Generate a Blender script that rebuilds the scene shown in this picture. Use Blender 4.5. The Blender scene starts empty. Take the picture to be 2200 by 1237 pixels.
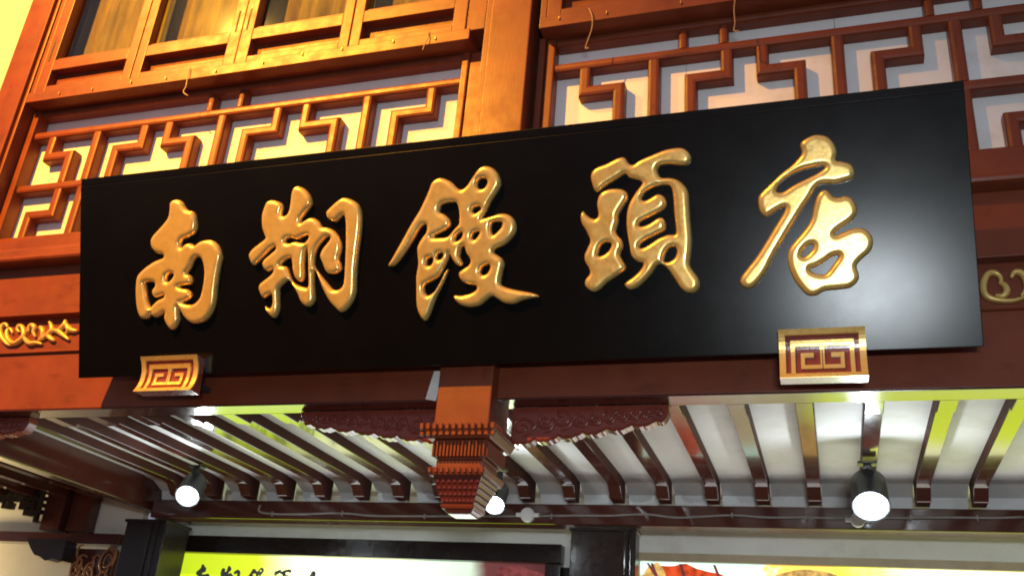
import bpy, bmesh, math, random
import numpy as np
from mathutils import Vector, Matrix
random.seed(7)
S = bpy.context.scene
COL = S.collection
rad = math.radians

# ------------------------------------------------------------------ camera
F_PX = 2058.73                      # focal length in photo pixels (2200 wide)
YAW, PITCH, ROLL = rad(-19.4426), rad(24.5314), rad(4.9157)
EYE = np.array([0.0, 0.0, 1.6])
fwd = np.array([math.sin(YAW)*math.cos(PITCH), math.cos(YAW)*math.cos(PITCH), math.sin(PITCH)])
rgt0 = np.array([math.cos(YAW), -math.sin(YAW), 0.0])
up0 = np.cross(rgt0, fwd)
rgt = math.cos(ROLL)*rgt0 + math.sin(ROLL)*up0
upv = -math.sin(ROLL)*rgt0 + math.cos(ROLL)*up0
cam_d = bpy.data.cameras.new('camera')
cam = bpy.data.objects.new('camera', cam_d)
COL.objects.link(cam)
S.camera = cam
M = Matrix(((rgt[0], upv[0], -fwd[0], EYE[0]), (rgt[1], upv[1], -fwd[1], EYE[1]),
            (rgt[2], upv[2], -fwd[2], EYE[2]), (0, 0, 0, 1)))
cam.matrix_world = M
cam_d.sensor_fit = 'HORIZONTAL'
cam_d.sensor_width = 36.0
cam_d.lens = 36.0*F_PX/2200.0
cam_d.clip_start = 0.05
cam_d.clip_end = 500

# ------------------------------------------------------------------ world (night, dim city glow)
w = bpy.data.worlds.new('World')
S.world = w
w.use_nodes = True
bg = w.node_tree.nodes['Background']
bg.inputs['Color'].default_value = (0.80, 0.77, 0.95, 1)
bg.inputs['Strength'].default_value = 0.25

# ------------------------------------------------------------------ lamps of the place
def lamp(name, kind, loc, energy, color, size=0.1, target=None, **kw):
    d = bpy.data.lights.new(name, kind)
    d.energy = energy
    d.color = color
    if kind == 'AREA':
        d.size = size
        d.shape = 'RECTANGLE'
        d.size_y = kw.get('size_y', size)
    else:
        d.shadow_soft_size = size
    if kind == 'SPOT':
        d.spot_size = kw.get('angle', rad(100))
        d.spot_blend = kw.get('blend', 0.5)
    o = bpy.data.objects.new(name, d)
    COL.objects.link(o)
    o.location = loc
    if target is not None:
        o.rotation_euler = (Vector(target)-Vector(loc)).to_track_quat('-Z', 'Y').to_euler()
    return o

SODIUM = (1.0, 0.40, 0.03)
lamp('sodium_floodlight', 'SPOT', (-9.0, -4.5, 13.8), 26000, SODIUM, 0.13, (-8.2, 6.0, 6.0), angle=rad(76), blend=1.0)
lamp('sodium_street_lamp', 'SPOT', (-11.5, -2.0, 14.6), 10000, (1.0, 0.55, 0.08), 0.25, (-5.0, 6.0, 7.8), angle=rad(28), blend=1.0)
lamp('shop_window_light', 'AREA', (0.72, -2.0, 1.97), 205, (0.86, 0.95, 1.0), 1.1, (0.2, 5.8, 4.2), size_y=0.3)

try:
    S.cycles.filter_width = 1.9      # lens softness of a small compact camera
except Exception:
    pass
vs = S.view_settings
vs.view_transform = 'Standard'
vs.look = 'None'
vs.exposure = 0.15
vs.gamma = 1.0
vs.use_curve_mapping = False

# ------------------------------------------------------------------ helpers
def ray(x, y):
    return rgt*(x-1100)+upv*(618.5-y)+fwd*F_PX
def onY(x, y, Y):
    d = ray(x, y)
    return EYE+d*((Y-EYE[1])/d[1])
def onZ(x, y, Z):
    d = ray(x, y)
    return EYE+d*((Z-EYE[2])/d[2])

def mesh(name, verts, faces, mat, parent=None, smooth=False, bevel=0.0, seg=1):
    me = bpy.data.meshes.new(name)
    me.from_pydata([tuple(v) for v in verts], [], faces)
    me.validate()
    if bevel > 0:
        bm = bmesh.new()
        bm.from_mesh(me)
        ed = [e for e in bm.edges if len(e.link_faces) == 2 and e.calc_face_angle(0) > 0.5]
        bmesh.ops.bevel(bm, geom=ed, offset=bevel, segments=seg, affect='EDGES', profile=0.6)
        bm.to_mesh(me)
        bm.free()
    bm = bmesh.new()
    bm.from_mesh(me)
    bmesh.ops.recalc_face_normals(bm, faces=bm.faces)
    bm.to_mesh(me)
    bm.free()
    if smooth:
        me.polygons.foreach_set('use_smooth', [True]*len(me.polygons))
    if mat is not None:
        me.materials.append(mat)
    o = bpy.data.objects.new(name, me)
    COL.objects.link(o)
    if parent is not None:
        o.parent = parent
        if not parent.get('_w'):
            pass
        o.matrix_parent_inverse = inv_world(parent)
    return o

def inv_world(p):
    m = Matrix.Identity(4)
    chain = []
    q = p
    while q is not None:
        chain.append(q)
        q = q.parent
    for q in reversed(chain):
        m = m @ (q.matrix_parent_inverse if q.parent else Matrix.Identity(4)) @ q.matrix_basis
    return m.inverted()

def boxvf(x0, x1, y0, y1, z0, z1):
    v = [(x0, y0, z0), (x1, y0, z0), (x1, y1, z0), (x0, y1, z0), (x0, y0, z1), (x1, y0, z1), (x1, y1, z1), (x0, y1, z1)]
    f = [(0, 3, 2, 1), (4, 5, 6, 7), (0, 1, 5, 4), (1, 2, 6, 5), (2, 3, 7, 6), (3, 0, 4, 7)]
    return v, f

def box(name, x0, x1, y0, y1, z0, z1, mat, parent=None, bevel=0.006, seg=2):
    v, f = boxvf(x0, x1, y0, y1, z0, z1)
    return mesh(name, v, f, mat, parent, bevel=bevel, seg=seg)

def boxes(name, L, mat, parent=None, bevel=0.0):
    V, Fc = [], []
    for b in L:
        v, f = boxvf(*b)
        n = len(V)
        V += v
        Fc += [tuple(i+n for i in q) for q in f]
    return mesh(name, V, Fc, mat, parent, bevel=bevel)

def prism_x(name, prof, x0, x1, mat, parent=None, bevel=0.0, seg=2):
    """profile of (y, z) points extruded along X"""
    n = len(prof)
    V = [(x0, y, z) for y, z in prof]+[(x1, y, z) for y, z in prof]
    Fc = [(i, (i+1) % n, n+(i+1) % n, n+i) for i in range(n)]
    Fc += [tuple(range(n-1, -1, -1)), tuple(range(n, 2*n))]
    return mesh(name, V, Fc, mat, parent, bevel=bevel, seg=seg)

def empty(name, loc, label=None, cat=None, group=None):
    o = bpy.data.objects.new(name, None)
    COL.objects.link(o)
    o.empty_display_size = 0.1
    o.location = loc
    tag(o, label, cat, group)
    return o

def tag(o, label=None, cat=None, group=None, kind=None):
    if label: o['label'] = label
    if cat: o['category'] = cat
    if group: o['group'] = group
    if kind: o['kind'] = kind
    return o

def bar(name, pts, wd, y0, y1, mat, parent):
    """mitred bar in the XZ plane; rounded front edges; front at y0, back at y1"""
    h = wd/2
    r = min(0.026, h*0.7)
    prof = [(-h, y1), (-h, y0+r), (-h+r*0.3, y0+r*0.3), (-h+r, y0), (h-r, y0), (h-r*0.3, y0+r*0.3), (h, y0+r), (h, y1)]
    P = [Vector((p[0], p[1])) for p in pts]
    V = []
    for i, p in enumerate(P):
        if i == 0: d0 = d1 = (P[1]-P[0]).normalized()
        elif i == len(P)-1: d0 = d1 = (P[-1]-P[-2]).normalized()
        else:
            d0 = (P[i]-P[i-1]).normalized()
            d1 = (P[i+1]-P[i]).normalized()
        n0 = Vector((-d0.y, d0.x))
        n1 = Vector((-d1.y, d1.x))
        m = (n0+n1).normalized()
        k = 1/max(0.3, m.dot(n0))
        for u, y in prof:
            q = p+m*(u*k)
            V.append((q.x, y, q.y))
    n = len(prof)
    Fc = []
    for i in range(len(P)-1):
        for j in range(n-1):
            Fc.append((i*n+j, i*n+j+1, (i+1)*n+j+1, (i+1)*n+j))
    Fc.append(tuple(range(n)))
    Fc.append(tuple(range((len(P)-1)*n, len(P)*n)))
    return mesh(name, V, Fc, mat, parent)

def catmull(P, sub=4, closed=True):
    P = np.array(P, float)
    n = len(P)
    out = []
    rng = range(n) if closed else range(n-1)
    for i in rng:
        if closed:
            a, b, c, d = P[(i-1) % n], P[i], P[(i+1) % n], P[(i+2) % n]
        else:
            a, b, c, d = P[max(i-1, 0)], P[i], P[i+1], P[min(i+2, n-1)]
        for k in range(sub):
            t = k/sub
            out.append(0.5*((2*b)+(-a+c)*t+(2*a-5*b+4*c-d)*t*t+(-a+3*b-3*c+d)*t**3))
    if not closed:
        out.append(P[-1])
    return np.array(out)

def tube(name, pts, r, mat, parent=None, n=8, flat=1.0, taper=None):
    """round tube through 3-D points; flat squashes it along Y; taper = list of radius factors"""
    P = [Vector(p) for p in pts]
    V, Fc = [], []
    for i, p in enumerate(P):
        t = (P[min(i+1, len(P)-1)]-P[max(i-1, 0)]).normalized()
        a = t.cross(Vector((0, 1, 0)))
        if a.length < 0.05: a = t.cross(Vector((1, 0, 0)))
        a.normalize()
        b = a.cross(t).normalized()
        k = r*(taper[i] if taper is not None else 1)
        for j in range(n):
            an = 2*math.pi*j/n
            o = a*math.cos(an)*k+b*math.sin(an)*k
            o.y *= flat
            V.append(p+o)
    for i in range(len(P)-1):
        for j in range(n):
            Fc.append((i*n+j, i*n+(j+1) % n, (i+1)*n+(j+1) % n, (i+1)*n+j))
    Fc.append(tuple(range(n)))
    Fc.append(tuple(range((len(P)-1)*n, len(P)*n)))
    return mesh(name, V, Fc, mat, parent, smooth=True)

# ------------------------------------------------------------------ materials
def newmat(name):
    m = bpy.data.materials.new(name)
    m.use_nodes = True
    nt = m.node_tree
    return m, nt, nt.nodes['Principled BSDF']

def tex_noise(nt, scale, detail=4, vec=None, stretch=None, rough=0.55):
    tc = nt.nodes.new('ShaderNodeNewGeometry')
    mp = nt.nodes.new('ShaderNodeMapping')
    if stretch: mp.inputs['Scale'].default_value = stretch
    nt.links.new(tc.outputs['Position'], mp.inputs['Vector'])
    nz = nt.nodes.new('ShaderNodeTexNoise')
    nz.inputs['Scale'].default_value = scale
    nz.inputs['Detail'].default_value = detail
    nz.inputs['Roughness'].default_value = rough
    nt.links.new(mp.outputs['Vector'], nz.inputs['Vector'])
    return nz

def ramp(nt, src, stops):
    r = nt.nodes.new('ShaderNodeValToRGB')
    el = r.color_ramp.elements
    while len(el) < len(stops): el.new(0.5)
    for e, (p, c) in zip(el, stops):
        e.position = p
        e.color = (c[0], c[1], c[2], 1) if not isinstance(c, (int, float)) else (c, c, c, 1)
    nt.links.new(src, r.inputs['Fac'])
    return r

def surface(name, c0, c1, rough=(0.3, 0.45), scale=3.0, stretch=None, bump=0.15, bscale=60, metal=0.0, coat=0.0, coat_r=0.15, spec=0.5, bstretch=None, detail=6, bdist=0.004):
    m, nt, b = newmat(name)
    nz = tex_noise(nt, scale, detail, stretch=stretch, rough=0.65)
    cr = ramp(nt, nz.outputs['Fac'], [(0.28, c0), (0.72, c1)])
    nt.links.new(cr.outputs['Color'], b.inputs['Base Color'])
    n2 = tex_noise(nt, scale*3.1, 5, stretch=stretch)
    rr = ramp(nt, n2.outputs['Fac'], [(0.3, rough[0]), (0.7, rough[1])])
    nt.links.new(rr.outputs['Color'], b.inputs['Roughness'])
    if bump:
        n3 = tex_noise(nt, bscale, 3, stretch=bstretch or stretch)
        bp = nt.nodes.new('ShaderNodeBump')
        bp.inputs['Strength'].default_value = bump
        bp.inputs['Distance'].default_value = bdist
        nt.links.new(n3.outputs['Fac'], bp.inputs['Height'])
        nt.links.new(bp.outputs['Normal'], b.inputs['Normal'])
    b.inputs['Metallic'].default_value = metal
    b.inputs['Coat Weight'].default_value = coat
    b.inputs['Coat Roughness'].default_value = coat_r
    b.inputs['Specular IOR Level'].default_value = spec
    return m

WOOD = surface('red_lacquered_wood', (0.145, 0.032, 0.013), (0.205, 0.046, 0.018), rough=(0.34, 0.5), scale=2.2, stretch=(1, 1, 1), bump=0.10, bscale=35, bstretch=(0.25, 1, 2.0), spec=0.35)
WOODV = surface('red_lacquered_wood_upright', (0.145, 0.032, 0.013), (0.205, 0.046, 0.018), rough=(0.34, 0.5), scale=2.2, bump=0.10, bscale=35, bstretch=(2.0, 1, 0.25), spec=0.35)
RAFTER = surface('dark_red_gloss_lacquer', (0.060, 0.016, 0.011), (0.085, 0.022, 0.015), rough=(0.15, 0.22), scale=4, bump=0.08, bscale=30, bstretch=(2, 0.3, 2), spec=0.25, coat=0.75, coat_r=0.08)
RAFTER.node_tree.nodes['Principled BSDF'].inputs['Coat IOR'].default_value = 1.5
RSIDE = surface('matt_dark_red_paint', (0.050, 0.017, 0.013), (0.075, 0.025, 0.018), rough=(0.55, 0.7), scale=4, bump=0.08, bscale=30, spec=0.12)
CARVE = surface('carved_red_gloss_wood', (0.17, 0.032, 0.020), (0.24, 0.045, 0.027), rough=(0.18, 0.3), scale=9, bump=0.3, bscale=50, spec=0.5, coat=0.3)
CARVEL = surface('carved_brown_wood', (0.28, 0.11, 0.05), (0.42, 0.18, 0.08), rough=(0.3, 0.45), scale=9, bump=0.3, bscale=50)
CARVED = surface('shaded_red_gloss_wood', (0.085, 0.016, 0.011), (0.12, 0.022, 0.014), rough=(0.16, 0.28), scale=9, bump=0.2, bscale=50, coat=0.4)  # red carved wood with the drop's shade put into the colour
BLACK = surface('black_sign_lacquer', (0.0018, 0.0016, 0.0016), (0.0034, 0.0031, 0.0030), rough=(0.22, 0.24), scale=1.6, bump=0.03, bscale=140, spec=0.36, bstretch=(0.3, 1, 3))
BLACKW = surface('black_gloss_column_lacquer', (0.012, 0.009, 0.008), (0.022, 0.016, 0.014), rough=(0.14, 0.26), scale=5, bump=0.15, bscale=25, bstretch=(3, 3, 0.3), spec=0.5)
WHITE = surface('white_painted_board', (0.78, 0.77, 0.76), (0.86, 0.85, 0.84), rough=(0.5, 0.65), scale=2.5, bump=0.12, bscale=90, spec=0.3)
PLASTER = surface('white_plaster', (0.70, 0.67, 0.60), (0.82, 0.80, 0.74), rough=(0.7, 0.9), scale=1.5, bump=0.3, bscale=40, spec=0.2)
GOLD = surface('gold_leaf', (0.88, 0.58, 0.15), (0.96, 0.72, 0.26), rough=(0.24, 0.36), scale=7, bump=0.20, bscale=38, metal=0.55, spec=0.5, coat=0.35, coat_r=0.10, bdist=0.003)
GOLDD = surface('old_gold_paint', (0.60, 0.40, 0.11), (0.80, 0.56, 0.18), rough=(0.3, 0.45), scale=12, bump=0.3, bscale=80, metal=0.3, spec=0.5)
PALEW = surface('pale_wood_frame', (0.42, 0.33, 0.20), (0.55, 0.45, 0.30), rough=(0.35, 0.5), scale=6, bump=0.2, bscale=60)
METAL = surface('black_lamp_metal', (0.02, 0.022, 0.025), (0.035, 0.038, 0.042), rough=(0.3, 0.45), scale=9, bump=0.05, bscale=120, spec=0.5)
PLASTIC = surface('white_plastic', (0.72, 0.72, 0.70), (0.8, 0.8, 0.78), rough=(0.35, 0.45), scale=9, bump=0.0)
PAPER = surface('white_paper', (0.68, 0.66, 0.62), (0.78, 0.76, 0.72), rough=(0.6, 0.8), scale=14, bump=0.2)
CABLE = surface('grey_cable', (0.22, 0.20, 0.18), (0.32, 0.30, 0.27), rough=(0.35, 0.5), scale=14, bump=0.1)
WIRE = surface('brown_wire', (0.30, 0.18, 0.08), (0.42, 0.26, 0.12), rough=(0.35, 0.5), scale=14, bump=0.1)
STONE = surface('dark_paving_stone', (0.025, 0.024, 0.023), (0.05, 0.047, 0.045), rough=(0.5, 0.8), scale=1.2, bump=0.4, bscale=8)
DARK = surface('dark_opening', (0.01, 0.008, 0.007), (0.02, 0.015, 0.012), rough=(0.6, 0.8), scale=2, bump=0)
CURTAIN = surface('ochre_curtain', (0.13, 0.085, 0.024), (0.42, 0.28, 0.075), rough=(0.7, 0.9), scale=2.2, stretch=(2.6, 1, 0.5), bump=0.2, bscale=8)

def add_stains(m, scale, dark, lo=0.60, hi=0.74, stretch=(1, 1, 1)):
    """irregular darker water marks mixed into a material's own colour"""
    nt = m.node_tree
    b = nt.nodes['Principled BSDF']
    src = b.inputs['Base Color'].links[0].from_socket
    nz = tex_noise(nt, scale, 8, stretch=stretch, rough=0.7)
    cr = ramp(nt, nz.outputs['Fac'], [(lo, 0.0), (hi, 1.0)])
    mx = nt.nodes.new('ShaderNodeMix'); mx.data_type = 'RGBA'; mx.blend_type = 'MULTIPLY'
    mx.inputs['B'].default_value = (dark[0], dark[1], dark[2], 1)
    nt.links.new(cr.outputs['Color'], mx.inputs['Factor'])
    nt.links.new(src, mx.inputs['A'])
    nt.links.new(mx.outputs['Result'], b.inputs['Base Color'])
add_stains(WHITE, 1.7, (0.80, 0.77, 0.70), 0.52, 0.75)
add_stains(WOOD, 5.0, (0.60, 0.58, 0.55), 0.55, 0.72, (0.5, 1, 1.6))
add_stains(WOODV, 5.0, (0.60, 0.58, 0.55), 0.55, 0.72, (1.6, 1, 0.5))
add_stains(RAFTER, 4.0, (0.6, 0.6, 0.6), 0.5, 0.7)

def emit(name, build):
    m = bpy.data.materials.new(name)
    m.use_nodes = True
    nt = m.node_tree
    nt.nodes.clear()
    out = nt.nodes.new('ShaderNodeOutputMaterial')
    e = nt.nodes.new('ShaderNodeEmission')
    nt.links.new(e.outputs[0], out.inputs['Surface'])
    build(nt, e)
    return m

def glassmat():
    m = bpy.data.materials.new('window_glass')
    m.use_nodes = True
    nt = m.node_tree
    nt.nodes.clear()
    out = nt.nodes.new('ShaderNodeOutputMaterial')
    mix = nt.nodes.new('ShaderNodeMixShader')
    tr = nt.nodes.new('ShaderNodeBsdfTransparent')
    tr.inputs['Color'].default_value = (0.85, 0.88, 0.82, 1)
    gl = nt.nodes.new('ShaderNodeBsdfGlossy')
    gl.inputs['Roughness'].default_value = 0.06
    lw = nt.nodes.new('ShaderNodeLayerWeight')
    lw.inputs['Blend'].default_value = 0.5
    pw = nt.nodes.new('ShaderNodeMath'); pw.operation = 'POWER'
    pw.inputs[1].default_value = 4.0
    nt.links.new(lw.outputs['Facing'], pw.inputs[0])
    ma = nt.nodes.new('ShaderNodeMath'); ma.operation = 'MULTIPLY_ADD'
    ma.inputs[1].default_value = 0.8; ma.inputs[2].default_value = 0.04
    nt.links.new(pw.outputs[0], ma.inputs[0])
    nt.links.new(ma.outputs[0], mix.inputs[0])
    nt.links.new(tr.outputs[0], mix.inputs[1])
    nt.links.new(gl.outputs[0], mix.inputs[2])
    nt.links.new(mix.outputs[0], out.inputs['Surface'])
    return m
GLASS = glassmat()

# ================================================================== SETTING
gr = mesh('ground', [(-80, -80, 0), (80, -80, 0), (80, 80, 0), (-80, 80, 0)], [(0, 1, 2, 3)], STONE)
tag(gr, kind='structure')

XL, XR = -12.0, 4.0
bld = empty('restaurant_building', (-3.0, 6.0, 0.0), 'two-storey red timber shopfront behind the black signboard, with porch ceiling and white boards', 'building')

# --- storey beam stack (front faces toward -Y)
box('storey_beam', XL, XR, 6.0, 6.2, 3.662, 4.15, WOOD, bld, bevel=0.004)
box('soffit_board', XL, XR, 6.004, 6.2, 3.65, 3.661, RAFTER, bld, bevel=0.003)
prism_x('bead_moulding', [(5.985, 4.150), (5.975, 4.158), (5.975, 4.168), (5.985, 4.178), (6.2, 4.178), (6.2, 4.150)], XL, XR, WOOD, bld)
box('frieze_panel', XL, XR, 6.035, 6.2, 4.180, 4.43, WOOD, bld, bevel=0)
box('shadow_groove', XL, XR, 6.10, 6.2, 4.43, 4.52, WOOD, bld, bevel=0)
box('upper_fascia', XL, XR, 6.0, 6.2, 4.52, 4.989, WOOD, bld, bevel=0.006)
prism_x('ledge_moulding', [(5.90, 4.990), (5.872, 5.0), (5.862, 5.02), (5.872, 5.042), (5.90, 5.052), (5.93, 5.07), (5.955, 5.10), (5.96, 5.15), (6.0, 5.155), (6.03, 5.18), (6.05, 5.23), (6.05, 5.315), (6.42, 5.315), (6.42, 4.990)], XL, XR, WOOD, bld, bevel=0.003)

# --- upper storey: white backing boards behind the lattice
for i, (a, b) in enumerate([(-9.5, -6.9), (-6.897, -4.75), (-4.747, -2.62), (-2.2, -0.9), (-0.897, 0.243), (0.246, 2.3), (2.303, 4.0)]):
    box('backing_board', a, b, 6.272, 6.30, 5.316, 6.86, WHITE, bld, bevel=0.001, seg=1)

# --- pillars of the upper storey
def pillar(x0, x1, z0, z1):
    p = box('pillar', x0, x1, 5.95, 6.45, z0, z1, WOODV, bld, bevel=0.012, seg=3)
    return p
pillar(-2.50, -2.14, 5.155, 10.5)
box('pillar_fillet', -2.56, -2.503, 5.985, 6.45, 5.317, 10.5, WOODV, bld, bevel=0.01)
pillar(-7.775, -7.46, 5.155, 10.5)
box('pillar_fillet', -7.457, -7.42, 5.985, 6.45, 5.317, 10.5, WOODV, bld, bevel=0.01)
box('side_wall', -12.0, -7.778, 6.03, 6.3, 5.32, 10.5, PLASTER, bld, bevel=0)
box('wall_behind_windows', -7.4, XR, 6.9, 7.0, 5.3, 10.5, DARK, bld, bevel=0)
box('roof_eave', XL, XR, 6.2, 7.0, 10.51, 10.8, WOOD, bld, bevel=0)

# ================================================================== LATTICE SCREENS
YF, YBK = 6.15, 6.27
Z1, Z2, ZM, Z3, ZL, Z4 = 6.82, 6.57, 6.31, 5.955, 5.655, 5.37
W1 = 0.094
def lattice(name, xl, xr, stiles, cells, squares, label):
    t = empty(name, ((xl+xr)/2, YF, Z4-0.05), label, 'lattice screen', 'fretwork lattice screens above the signboard')
    for (a, b, yf) in stiles:
        box('stile', a, b, yf, 6.27, 5.317, 6.858, WOODV, t, bevel=0.014, seg=3)
    # rails
    bar('rail', [(xl, Z1+0.005), (xr, Z1+0.005)], 0.07, YF-0.004, YBK, WOOD, t)
    bar('rail', [(xl, Z2), (xr, Z2)], 0.084, YF, YBK, WOOD, t)
    bar('rail', [(xl, Z3), (xr, Z3)], 0.088, YF, YBK, WOOD, t)
    bar('rail', [(xl, Z4), (xr, Z4)], 0.10, YF-0.006, YBK, WOOD, t)
    e = 0.039
    for kind, a, b in cells:
        yf = YF+0.004
        if kind == 'P':
            bar('lattice_bar', [(a, Z2-e), (a, Z3+e)], W1, yf, YBK-.002, WOODV, t)
            bar('lattice_bar', [(a, Z3-e), (a, Z4+0.045)], W1, yf, YBK-.002, WOODV, t)
        elif kind == 'A':    # down, right, down  (lower row: mirrored)
            bar('lattice_hook', [(a, Z2-e), (a, ZM), (b, ZM), (b, Z3+e)], W1, yf, YBK-.002, WOODV, t)
            bar('lattice_hook', [(a, Z4+0.045), (a, ZL), (b, ZL), (b, Z3-e)], W1, yf, YBK-.002, WOODV, t)
        elif kind == 'B':
            bar('lattice_hook', [(b, Z2-e), (b, ZM), (a, ZM), (a, Z3+e)], W1, yf, YBK-.002, WOODV, t)
            bar('lattice_hook', [(b, Z4+0.045), (b, ZL), (a, ZL), (a, Z3-e)], W1, yf, YBK-.002, WOODV, t)
    for a in squares:
        bar('lattice_strut', [(a, Z2+e), (a, Z1-e+0.002)], 0.07, YF+0.004, YBK-.002, WOODV, t)
    return t
lattice('lattice_screen', -7.40, -2.80, [(-7.405, -7.325, 6.10), (-7.322, -7.27, 6.14), (-2.80, -2.70, 6.135), (-2.697, -2.60, 6.10)][0:0] +
        [(-7.415, -7.34, 6.12), (-2.80, -2.735, 6.135), (-2.732, -2.565, 6.155)],
        [('A', -7.11, -6.84), ('P', -6.57, 0), ('B', -6.30, -6.02), ('A', -5.74, -5.46), ('P', -5.16, 0), ('B', -4.87, -4.57),
         ('A', -4.275, -3.96), ('P', -3.67, 0), ('B', -3.38, -3.06)], [-5.33, -5.0],
        'orange-lit timber lattice screen above the left half of the black signboard, left of the pillar')
lattice('lattice_screen', -1.96, 4.0, [(-2.10, -2.045, 6.10), (-2.042, -1.965, 6.135)],
        [('A', -1.705, -1.42), ('P', -1.14, 0), ('B', -0.85, -0.57), ('A', -0.30, -0.03), ('P', 0.25, 0), ('B', 0.525, 0.795),
         ('P', 1.065, 0), ('A', 1.335, 1.61), ('P', 1.89, 0), ('B', 2.17, 2.45), ('A', 2.72, 3.0), ('P', 3.28, 0)], [-0.91, -0.59, 0.91, 1.235, 2.6, 2.93],
        'darker red timber lattice screen above the right half of the black signboard')

# ================================================================== WINDOWS
def window_bay(edges, label):
    t = empty('casement_window', ((edges[0]+edges[-1])/2, 5.98, 6.86), label, 'window', 'casement windows of the upper storey')
    x0, x1 = edges[0], edges[-1]
    box('sill', x0-0.05, x1+0.05, 5.98, 6.35, 6.862, 6.975, WOOD, t, bevel=0.006)
    box('jamb', x0-0.055, x0-0.001, 6.0, 6.25, 6.977, 9.5, WOODV, t, bevel=0.006)
    box('jamb', x1+0.001, x1+0.17, 6.01, 6.25, 6.977, 9.5, WOODV, t, bevel=0.006)
    for i in range(len(edges)-1):
        a, b = edges[i]+0.004, edges[i+1]-0.004
        yf = 5.995+(0.004 if i % 2 else 0)
        lw = 0.125 if i % 2 == 0 else 0.10
        rw = 0.10 if i % 2 == 0 else 0.125
        V, Fc = [], []
        for bx in [(a, a+lw, yf, 6.10, 6.98, 9.4), (b-rw, b, yf, 6.10, 6.98, 9.4)]:
            v, f = boxvf(*bx); n = len(V); V += v; Fc += [tuple(k+n for k in q) for q in f]
        fr = mesh('sash', V, Fc, WOODV, t, bevel=0.007, seg=2)
        box('bottom_rail', a+lw, b-rw, yf+0.002, 6.10, 6.982, 7.05, WOOD, fr, bevel=0.006)
        box('middle_rail', a+lw, b-rw, yf+0.002, 6.10, 7.245, 7.375, WOOD, fr, bevel=0.006)
        box('glazing_bead', a+lw, b-rw, yf+0.03, 6.10, 7.376, 7.41, WOOD, fr, bevel=0.004)
        box('top_rail', a+lw, b-rw, yf+0.002, 6.10, 9.25, 9.4, WOOD, fr, bevel=0.006)
        box('recessed_panel', a+lw, b-rw, yf+0.095, 6.105, 7.05, 7.245, WOOD, fr, bevel=0)
        box('glass_pane', a+lw, b-rw, yf+0.07, yf+0.076, 7.41, 9.25, GLASS, fr, bevel=0)
        # curtain, gently folded, hanging inside
        n = 24
        V, Fc = [], []
        for k in range(n+1):
            x = a+lw-0.10+(b-a-lw-rw+0.22)*k/n
            y = 6.27+0.022*math.sin(k*1.7+i)+0.012*math.sin(k*0.6+2*i)
            V += [(x, y, 7.0), (x, y, 9.4)]
        Fc = [(2*k, 2*k+1, 2*k+3, 2*k+2) for k in range(n)]
        mesh('curtain', V, Fc, CURTAIN, fr, smooth=True)
        hx = b-rw*0.52 if i % 2 else a+lw*0.42
        box('pull_slot', hx-0.012, hx+0.012, yf-0.002, yf+0.03, 7.36, 7.62, DARK, fr, bevel=0.002, seg=1)
    return t
window_bay([-7.36, -6.21, -5.04, -3.86, -2.74], 'bay of four glazed sashes glowing orange at the upper left of the photo, left of the pillar')
window_bay([-2.02, -0.85, 0.32, 1.49, 2.66], 'bay of dim red sashes of which only the lowest rail shows, right of the pillar')

# ================================================================== PORCH
# rafters and white ceiling boards
RX = [0.31+0.434*k for k in range(-17, 9)]
RX = [x for x in RX if x > -6.99]
raf_prof = [(6.203, 3.651), (6.46, 3.651), (6.475, 3.678), (8.42, 3.678), (8.50, 3.665), (8.56, 3.61), (8.60, 3.565), (8.749, 3.555), (8.749, 3.775), (6.203, 3.775)]
first = None
for x in RX:
    if first is None:
        first = prism_x('rafter', raf_prof, -0.057, 0.057, RAFTER, None, bevel=0.004, seg=1)
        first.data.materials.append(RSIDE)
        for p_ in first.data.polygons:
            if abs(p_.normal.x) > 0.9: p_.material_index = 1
        o = first
    else:
        o = first.copy()
        COL.objects.link(o)
    o.parent = bld
    o.matrix_parent_inverse = inv_world(bld)
    o.location = (x, 0, 0)
xs = [-7.04]+RX+[4.0]
fillet = []
for a, b in zip(xs[:-1], xs[1:]):
    x0, x1 = a+0.060, b-0.060
    if a == -7.04: x0 = -7.037
    if x1-x0 < 0.05: continue
    prism_x('ceiling_board', [(6.203, 3.750), (6.40, 3.765), (8.50, 3.765), (8.72, 3.745), (8.90, 3.67), (8.94, 3.55), (8.96, 3.55), (8.96, 3.80), (6.203, 3.80)], x0, x1, WHITE, bld)
box('rafter_plate', -7.0, XR, 8.75, 8.98, 3.355, 3.545, RAFTER, bld, bevel=0.01)
box('transverse_beam', -7.20, -7.045, 6.203, 9.55, 3.44, 3.80, RAFTER, bld, bevel=0.01)

# back wall of the porch
box('back_wall', -7.6, XR, 9.60, 9.7, 3.10, 3.80, WHITE, bld, bevel=0)
box('shop_wall', -7.6, XR, 9.62, 9.72, 0.0, 3.10, DARK, bld, bevel=0)
box('ceiling_behind', -12, XR, 8.962, 9.7, 3.801, 3.85, WHITE, bld, bevel=0)
# columns
def column(x0, x1, y0, y1, strips):
    c = box('column', x0, x1, y0, y1, 0.0, 3.333, BLACKW, bld, bevel=0.02, seg=3)
    for s in strips:
        box('column_moulding', s, s+0.035, y0-0.015, y0-0.001, 0.0, 3.32, BLACKW, c, bevel=0.008)
    box('column_cap', x0-0.015, x1+0.015, y0-0.02, y1+0.01, 3.30, 3.334, BLACKW, c, bevel=0.012, seg=2)
    return c
column(-2.31, -1.70, 8.77, 8.97, [-1.80, -1.75])
column(-7.30, -6.78, 8.77, 9.2, [-6.98, -6.90])

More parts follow.
